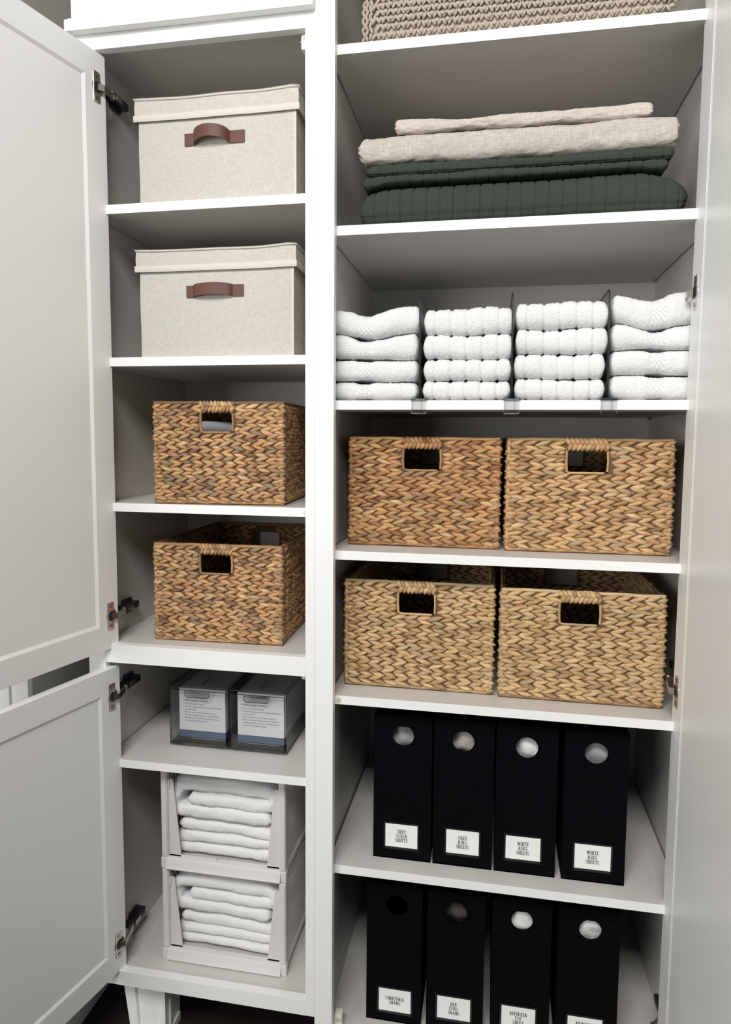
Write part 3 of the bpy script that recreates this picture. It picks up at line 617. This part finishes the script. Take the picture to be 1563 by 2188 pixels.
# ------------------------------------------------------------------ black labelled linen boxes
def linen_box(label, x0, x1, z0, hole, card, lines, fill):
    yf = .064; h = .3235; deep = .32; t = thing('linen_box', label, 'storage box', ((x0+x1)/2, yf+deep/2, z0), 0, 'black labelled linen boxes')
    hx, hz, hr = hole; N_ = 40; mb = MB(); z1 = z0+h
    def per(a):
        c, s = cos(a), sin(a); k = min(((x1-.002-hx) if c > 0 else (hx-x0-.002))/max(abs(c), 1e-9), ((z1-hz) if s > 0 else (hz-z0))/max(abs(s), 1e-9)); return hx+c*k, hz+s*k
    angs = sorted([2*pi*k/N_ for k in range(N_)]+[math.atan2(cz-hz, cx-hx) % (2*pi) for cx in (x0+.002, x1-.002) for cz in (z0, z1)])
    C_ = lambda y, r: [(hx+cos(a)*r, y, hz+sin(a)*r) for a in angs]; O_ = lambda y: [(per(a)[0], y, per(a)[1]) for a in angs]
    mb.loft([C_(yf+.004, hr), C_(yf, hr), O_(yf), O_(yf+.004)], 0, cap=False)
    mb.box(x0, x0+.003, yf+.002, yf+deep, z0, z1, b=.001).box(x1-.003, x1, yf+.002, yf+deep, z0, z1, b=.001).box(x0, x1, yf+deep-.003, yf+deep, z0, z1).box(x0, x1, yf, yf+deep, z0, z0+.003).box(x0-.0005, x1+.0005, yf-.001, yf+deep, z1-.0005, z1+.0045, b=.0015)
    mb.box(x0, x1, yf-.0012, yf+.001, z1-.020, z1-.0185).box(x0-.0006, x0+.002, yf-.0006, yf+.002, z0, z1, b=.0008).box(x1-.002, x1+.0006, yf-.0006, yf+.002, z0, z1, b=.0008)
    mb.build('box_body', 'black_cloth', t)
    MB().tube([(hx+cos(2*pi*k/36)*(hr+.0012), yf-.0004, hz+sin(2*pi*k/36)*(hr+.0012)) for k in range(36)], .0015, 6, True).build('finger_hole_ring', 'black_cloth', t, smooth=True)
    cx0, cx1, cz0, cz1 = card; e = .0035
    hd = MB().box(cx0-e, cx1+e, yf-.0016, yf-.0002, cz0-e-.001, cz1+e, b=.0005)
    for b_ in ((cx0-e, cx0+.0005, cz0-e, cz1+e), (cx1-.0005, cx1+e, cz0-e, cz1+e), (cx0-e, cx1+e, cz0-e-.001, cz0+.0008)): hd.box(b_[0], b_[1], yf-.0030, yf-.0012, b_[2], b_[3], b=.0006)
    ho = hd.build('label_holder', 'holder_black', t)
    MB().box(cx0, cx1, yf-.0022, yf-.0017, cz0, cz1).build('label_card', 'card', ho)
    hgt = .0080
    lettering(lines, (cx0+cx1)/2+.0005, (cz0+cz1)/2+.0005, yf-.0025, hgt, .0101).build('label_lettering', 'ink', ho)
    # folded linen seen through the finger hole
    if fill:
        sd = hx*13+hz*7; mat, near = fill
        f = MB(); nn = 14; rings = []
        for i in range(nn):
            u = i/(nn-1); rings.append([(x0+.010+(x1-x0-.020)*q/(nn-1), yf+near+.010*nz(u*3.1, q*.28, sd)+.012*abs(u-.5)**2*4+.012*(q/(nn-1)-.5)**2*4, hz-.040+.075*u) for q in range(nn)])
        f.loft(rings, 0, cap=False, closed=False); bk = [[(x, yf+.24, z) for x, y, z in r] for r in rings]
        f.loft([[r[0] for r in rings], [r[0] for r in bk]], 0, False, False).loft([[r[-1] for r in rings], [r[-1] for r in bk]], 0, False, False).loft([rings[-1], bk[-1]], 0, False, False)
        g = f.build('folded_contents', mat, t, smooth=True); g['label'] = 'folded linen behind the finger hole'
    return t
W3 = .1265
linen_box('black linen box labelled GREY QUEEN SHEETS', .1385, .1385+W3, .3277, (.2021, .6107, .0235), (.1650, .2370, .3560, .4090), ['GREY', 'QUEEN', 'SHEETS'], ('grey_fabric', .020))
linen_box('black linen box labelled GREY KING SHEETS', .2705, .2705+W3, .3277, (.3324, .6089, .0233), (.2988, .3702, .3570, .4105), ['GREY', 'KING', 'SHEETS'], ('linen', .020))
linen_box('black linen box labelled WHITE KING SHEETS, beside the grey king sheets box', .4025, .4025+W3, .3277, (.4654, .6078, .0230), (.4257, .4990, .3600, .4115), ['WHITE', 'KING', 'SHEETS'], ('white_fabric', .018))
linen_box('black linen box labelled WHITE KING SHEETS, rightmost in its row', .5430, .5430+W3, .3277, (.6055, .6085, .0231), (.5680, .6419, .3565, .4105), ['WHITE', 'KING', 'SHEETS'], ('grey_fabric', .018))
linen_box('black linen box labelled CHRISTMAS SHAMS', .1255, .1255+.1235, ZB_R, (.1932, .2184, .0238), (.1539, .2270, -.0345, .0190), ['CHRISTMAS', 'SHAMS'], ('dark_fabric', .07))
linen_box('black linen box labelled RED EURO SHAMS', .2615, .2615+.1245, ZB_R, (.3246, .2204, .0233), (.2857, .3591, -.0305, .0215), ['RED', 'EURO', 'SHAMS'], ('dark_fabric', .016))
linen_box('black linen box labelled REINDEER TOP SHEET', .4025, .4025+.1245, ZB_R, (.4649, .2221, .0228), (.4260, .4988, -.0290, .0225), ['REINDEER', 'TOP', 'SHEET'], ('white_fabric', .012))
linen_box('black linen box with a REINDEER label cut off by the picture edge', .5420, .5420+.1245, ZB_R, (.6065, .2212, .0230), (.5655, .6379, -.0290, .0222), ['REINDEER', '', ''], ('white_fabric', .012))

# ------------------------------------------------------------------ clear drawers with packs of wipes
def text_mesh(body, size, M):
    cu = bpy.data.curves.new('print', 'FONT'); cu.body = body; cu.size = size; cu.fill_mode = 'FRONT'; cu.resolution_u = 2
    ob = bpy.data.objects.new('print', cu); COL.objects.link(ob); dg = bpy.context.evaluated_depsgraph_get(); me = bpy.data.meshes.new_from_object(ob.evaluated_get(dg))
    vs = [v.co[:] for v in me.vertices]; fs = [tuple(p.vertices) for p in me.polygons]; bpy.data.objects.remove(ob); bpy.data.curves.remove(cu); bpy.data.meshes.remove(me)
    return vs, fs
TXT = ['Dry your face after cleansing', 'Pair with a makeup remover to gently and effortlessly', 'remove makeup', 'Wet and use to remove face masks, sleep too', 'Wet and use with a cleanser for gentle exfoliation', 'Maximize your Clean Towels use by cleaning your', 'counter and sink before tossing!']
def drawer(label, plabel, x0, x1, yf, pk):
    z0 = .5193; h = .1475; deep = .30; t = thing('clear_drawer', label, 'drawer', ((x0+x1)/2, yf+deep/2, z0), 0, 'smoky clear stacking drawers')
    w = .0022; y1 = yf+deep; a = .004
    case = MB()
    for b_ in ((x0, x1, yf+.003, y1, z0+a, z0+a+w), (x0, x1, yf+.003, y1, z0+h-w, z0+h), (x0, x0+w, yf+.003, y1, z0+a+w, z0+h-w), (x1-w, x1, yf+.003, y1, z0+a+w, z0+h-w)): case.box(*b_, b=.0004)
    case.build('case', 'smoke_acrylic', t)
    ed = MB(); r = .0011
    for y in (yf+.003, y1-.003):
        ed.tube([(x0+.001, y, z0+a+.001), (x1-.001, y, z0+a+.001), (x1-.001, y, z0+h-.001), (x0+.001, y, z0+h-.001)], r, 6, True)
    for x in (x0+.001, x1-.001):
        for z in (z0+a+.001, z0+h-.001): ed.tube([(x, yf+.003, z), (x, y1-.003, z)], r*.8, 6)
    ed.tube([(x0+.008, yf+.003, z0+h+.0004), (x0+.008, y1-.004, z0+h+.0004)], .0007, 6); ed.tube([(x1-.008, yf+.003, z0+h+.0004), (x1-.008, y1-.004, z0+h+.0004)], .0007, 6)
    ed.build('case_edge', 'acrylic_edge', t)
    for x in (x0+.012, x1-.012):
        for y in (yf+.016, y1-.02): MB().tube([(x, y, z0), (x, y, z0+a)], .006, 12).build('foot', 'clear_plastic', t, ang=40)
    fx0, fx1, fz0, fz1 = x0+.0055, x1-.0055, z0+a+.0055, z0+h-.008
    fr_ = MB().box(fx0, fx1, yf, yf+.0024, fz0, fz1, b=.0006); fo = fr_.build('drawer_front', 'smoke_acrylic', t)
    MB().tube([(fx0, yf, fz0), (fx1, yf, fz0), (fx1, yf, fz1), (fx0, yf, fz1)], .0011, 6, True).build('front_edge', 'acrylic_edge', fo)
    c = (fx0+fx1)/2-.002; MB().box(c-.0300, c+.0300, yf-.010, yf+.001, fz1-.003, fz1-.0014, b=.0005).loft([[(c-.030, yf-.0004, fz1), (c+.034, yf-.0004, fz1), (c+.028, yf-.0004, fz1-.016), (c-.028, yf-.0004, fz1-.016)], [(c-.030, yf-.0024, fz1), (c+.034, yf-.0024, fz1), (c+.028, yf-.0024, fz1-.016), (c-.028, yf-.0024, fz1-.016)]]).build('pull_lip', 'clear_plastic', fo)
    MB().tube([(c-.030, yf-.002, fz1-.002), (c-.029, yf-.002, fz1-.013), (c-.025, yf-.002, fz1-.016), (c+.025, yf-.002, fz1-.016), (c+.029, yf-.002, fz1-.013), (c+.033, yf-.002, fz1-.002)], .0008, 6).build('lip_edge', 'acrylic_edge', fo)
    tr = MB().box(fx0, fx1, yf+.003, y1-.01, z0+a+.004, z0+a+.0062).box(fx0+.012, fx1-.012, yf+.013, y1-.02, z0+a+.0062, z0+a+.0147, b=.0015); tr.build('drawer_tray', 'smoke_acrylic', t)
    # the pack of towels inside
    p0, p1, py, pz0, pz1 = pk; p = thing('towel_pack', plabel, 'package', ((p0+p1)/2, py+.09, z0+a+.0149), 0, 'printed packs of disposable towels')
    MB().box(p0, p1, py, py+.17, pz0+.010, pz1, b=.001).build('carton', 'pack_white', p)
    MB().box(p0-.0002, p1+.0002, py-.0002, py+.1702, z0+a+.0149, pz0+.010, b=.0005).build('carton_band', 'pack_blue', p)
    s = MB(); base = Vector((p0+.012, py-.0006, pz1-.030))
    vs, fs = text_mesh('USING CLEAN TOWELS:', .0056, None); s.add([(base.x-.002+v[0]*1.05, base.y, base.z+v[1]) for v in vs], fs); k = 0
    for i, l in enumerate(TXT):
        vs, fs = text_mesh(l, .0046, None); s.add([(base.x+.0025+v[0]*.93, base.y, base.z-.0085-.0068*i+v[1]) for v in vs], fs)
        if i not in (2, 6, 5): s.add([(base.x-.001, base.y, base.z-.0085-.0068*i+.001), (base.x+.0003, base.y, base.z-.0085-.0068*i+.001), (base.x+.0003, base.y, base.z-.0085-.0068*i+.0024), (base.x-.001, base.y, base.z-.0085-.0068*i+.0024)], [(0, 1, 2, 3)])
    zt = pz1+.0006; mx = (p0+p1)/2                       # printed frame on the pack's upper face
    for b_ in ((mx-.008, mx+.026, py+.030, py+.0308), (mx-.008, mx+.026, py+.0842, py+.085), (mx-.008, mx-.0072, py+.030, py+.085), (mx+.0252, mx+.026, py+.030, py+.085), (mx-.016, mx-.011, py+.03, py+.086), (mx+.003, mx+.0045, py+.045, py+.072), (mx+.012, mx+.0145, py+.042, py+.055)):
        s.add([(b_[0], b_[2], zt), (b_[1], b_[2], zt), (b_[1], b_[3], zt), (b_[0], b_[3], zt)], [(0, 1, 2, 3)])
    s.build('print', 'pack_ink', p)
drawer('smoky clear drawer at left of the pair on the narrow cabinet shelf', 'white printed towel pack inside the left clear drawer', -.3645, -.2160, .100, (-.3455, -.2285, .116, .5445, .6570))
drawer('smoky clear drawer at right of the pair on the narrow cabinet shelf', 'white printed towel pack inside the right clear drawer', -.2145, -.0735, .100, (-.1985, -.0834, .116, .5445, .6570))

# ------------------------------------------------------------------ stacked plastic baskets with rolled towels
BX0, BX1, BY, BD = -.3685, -.0640, .062, .33
def plastic_bin(label, z0, h):
    t = thing('stacking_bin', label, 'storage bin', ((BX0+BX1)/2, BY+BD/2, z0), 0, 'pale plastic stacking bins')
    for x, s in ((BX0+.006, 1), (BX1-.006, -1)):                 # perforated side walls: slots in brick pattern
        mb = MB(); y0, y1, za, zb = BY+.004, BY+BD, z0+.026, z0+h-.004
        rows = 22; rh = (zb-za)/rows; cw = .0115; ncol = int((y1-y0)/cw); th = .0018
        for r in range(rows):
            za_, zb_ = za+r*rh, za+(r+1)*rh; m0, m1 = za_+rh*.16, za_+rh*.84
            mb.box(x-th/2, x+th/2, y0, y1, za_, m0); mb.box(x-th/2, x+th/2, y0, y1, m1, zb_)
            off = cw/2 if r % 2 else 0; ya = y0
            for c in range(ncol):
                g0 = y0+c*cw+off+.0042; g1 = g0+.0036
                if g1 > y1-.006 or c == 0: continue
                mb.box(x-th/2, x+th/2, ya, g0, m0, m1); ya = g1
            mb.box(x-th/2, x+th/2, ya, y1, m0, m1)
        mb.box(x-.003, x+.003, y0, y1, zb, z0+h, b=.001).box(x-.004, x+.004, y0, y1, z0+.012, za+.001, b=.001)
        mb.build('perforated_side', 'bin_plastic', t)
        xo = BX0 if s > 0 else BX1
        xa, xb = sorted((xo, xo+s*.0165))
        MB().box(xa, xb, BY-.001, BY+.010, z0+.024, z0+h, b=.002).box(xa+.002, xb-.002, BY-.003, BY+.001, z0+.030, z0+h-.004, b=.001).build('front_post', 'bin_plastic', t)
        xa, xb = sorted((xo-s*.0015, xo+s*.0150)); MB().box(xa, xb, BY-.003, BY+.014, z0, z0+.026, b=.0025).build('corner_foot', 'bin_plastic', t)
        xi = xo+s*.0165; P = lambda y: [(xi, y, z0+.028), (xi+s*.030, y, z0+.028), (xi+s*.012, y, z0+h-.030), (xi+s*.009, y, z0+h-.024), (xi, y, z0+h-.024)]
        MB().loft([P(BY+.004), P(BY+.0072)]).box(*sorted((xi, xi+s*.004)), BY+.001, BY+.004, z0+h-.046, z0+h-.024, b=.0008).build('drawer_wing', 'bin_plastic', t)
    lip = [(BY+.010, z0+.030), (BY-.001, z0+.0285), (BY-.004, z0+.022), (BY-.0055, z0+.013), (BY-.0095, z0+.004), (BY-.008, z0+.0015), (BY-.003, z0+.006), (BY+.010, z0+.010)]
    MB().loft([[(x, y, z) for y, z in lip] for x in (BX0+.012, BX1-.012)]).build('front_lip', 'bin_plastic', t, ang=30)
    xm = (BX0+BX1)/2
    sill = MB(); sill.box(BX0+.0165, xm-.018, BY+.004, BY+.0072, z0+.027, z0+.0335, b=.0008).box(xm+.016, BX1-.0165, BY+.004, BY+.0072, z0+.027, z0+.0335, b=.0008); sill.build('drawer_sill', 'bin_plastic', t)
    MB().box(BX0+.006, BX1-.006, BY+.006, BY+BD, z0+.020, z0+.0235).build('base_tray', 'bin_plastic', t)
    MB().box(BX0+.006, BX1-.006, BY+BD-.002, BY+BD, z0+.024, z0+h).build('back_wall', 'bin_plastic', t)
    return t
plastic_bin('upper pale plastic stacking bin with perforated sides under the narrow shelf', .2385, .242)
plastic_bin('lower pale plastic stacking bin standing on the narrow cabinet floor', .0112, .2265)
def ribbon(name, label, path, th, y0, y1, seed, group):
    """towel folded over itself, seen at its folded end; the path runs through the cloth in x and z"""
    P = [Vector((x, 0, z)) for x, z in path]
    for _ in range(3):                                          # round the folds
        Q = [P[0]]
        for a, b in zip(P[:-1], P[1:]): Q += [a.lerp(b, .25), a.lerp(b, .75)]
        P = Q+[P[-1]]
    L, Rr = [], []
    for i, p in enumerate(P):
        d = (P[min(len(P)-1, i+1)]-P[max(0, i-1)]).normalized(); n = Vector((-d.z, 0, d.x)); k = th/2*(1+.22*nz(i*.12, seed, 0))
        L.append(p+n*k); Rr.append(p-n*k)
    d = (P[-1]-P[-2]).normalized(); e0 = (P[0]-P[1]).normalized()
    out = L+[P[-1]+d*th*.45]+Rr[::-1]+[P[0]+e0*th*.45]; cen = P+[P[-1]]+P[::-1]+[P[0]]
    rings = []; m = len(out)
    ys = [(y0, .25), (y0+.0012, .55), (y0+.004, .82), (y0+.009, 1.)]+[(y0+.009+(y1-y0-.009)*k/14, 1.) for k in range(1, 15)]
    for y, k in ys:
        r = []
        for o_, c_ in zip(out, cen):
            q = c_.lerp(o_, k); dd = .0032*nz(q.x*50, y*50, q.z*60+seed)+.0012*nz(q.x*190, y*190, q.z*190+seed)
            v = (o_-c_).normalized() if (o_-c_).length > 0 else Vector((0, 0, 0))
            r.append((q.x+v.x*dd+.003*nz(y*12, seed, 1), y+(.004*nz(q.x*30, q.z*40, seed) if k < 1 or y < y0+.02 else 0), q.z+v.z*dd+.004*nz(q.x*13, y*10, seed+9)))
        rings.append(r)
    mb = MB().loft(rings, 0, False); n_ = len(P)
    cap = []                                                    # front cap: quads between the two edges of the cloth
    for i in range(n_-1): cap.append((i, i+1, m-2-i-1, m-2-i))
    cap.append((n_-1, n_, n_+1)); cap.append((0, m-2, m-1))
    mb.f += cap; mb.m += [0]*len(cap)
    o = mb.build(name, 'terry_bin', smooth=True); return tag(o, label, 'towel', group)
GT = 'thick white towels in the plastic bins'
def bin_towels(z0, zt, which, seed):
    x0, x1 = BX0+.030, BX1-.030; y0, y1 = BY+.016, BY+.29; H_ = zt-z0; zl = z0+.004; t1 = H_*.138
    lo = [(x1-.012, zl+t1*.5), (x0+.012, zl+t1*.55), (x0+.000, zl+t1*.75), (x0-.001, zl+t1*1.35), (x0+.012, zl+t1*1.62), (x1-.016, zl+t1*1.5), (x1-.002, zl+t1*1.75), (x1-.002, zl+t1*2.25), (x1-.016, zl+t1*2.55), (x0+.012, zl+t1*2.7)]
    ribbon('folded_towel', 'lower folded white towel in the %s plastic bin' % which, lo, t1*1.0, y0+.003, y1, seed, GT)
    zu = zl+t1*3.3; t2 = (zt-zu)/3.1
    hi = [(x0+.042, zu+t2*1.55), (x1-.030, zu+t2*1.45), (x1-.026, zu+t2*1.5)]
    up_ = [(x1-.020, zu+t2*.5), (x0+.020, zu+t2*.55), (x0-.003, zu+t2*.75), (x0-.007, zu+t2*1.5), (x0+.000, zu+t2*2.35), (x0+.022, zu+t2*2.65), (x1-.028, zu+t2*2.58), (x1-.004, zu+t2*2.35), (x1-.002, zu+t2*1.7), (x1-.012, zu+t2*1.45), (x0+.040, zu+t2*1.52)]
    ribbon('folded_towel', 'upper folded white towel in the %s plastic bin' % which, up_, t2*.98, y0-.002, y1, seed+3, GT)
bin_towels(.2385+.0245, .2385+.218, 'upper', 1.7)
bin_towels(.0112+.0245, .0112+.205, 'lower', 6.4)

# cloths in the left baskets
o = slab(-.33, -.08, .10, .36, lambda u: 1.118, lambda u: 1.285+.006*sin(u*9), nx=40, nf=12, r=.04, endr=.02, dis=lambda x, s, u: .006*nz(x*14, s*3, 2.)).build('folded_cloth', 'grey_fabric', smooth=True)
tag(o, 'grey cloth seen through the handle hole of the brown basket under the canvas bins', 'cloth')
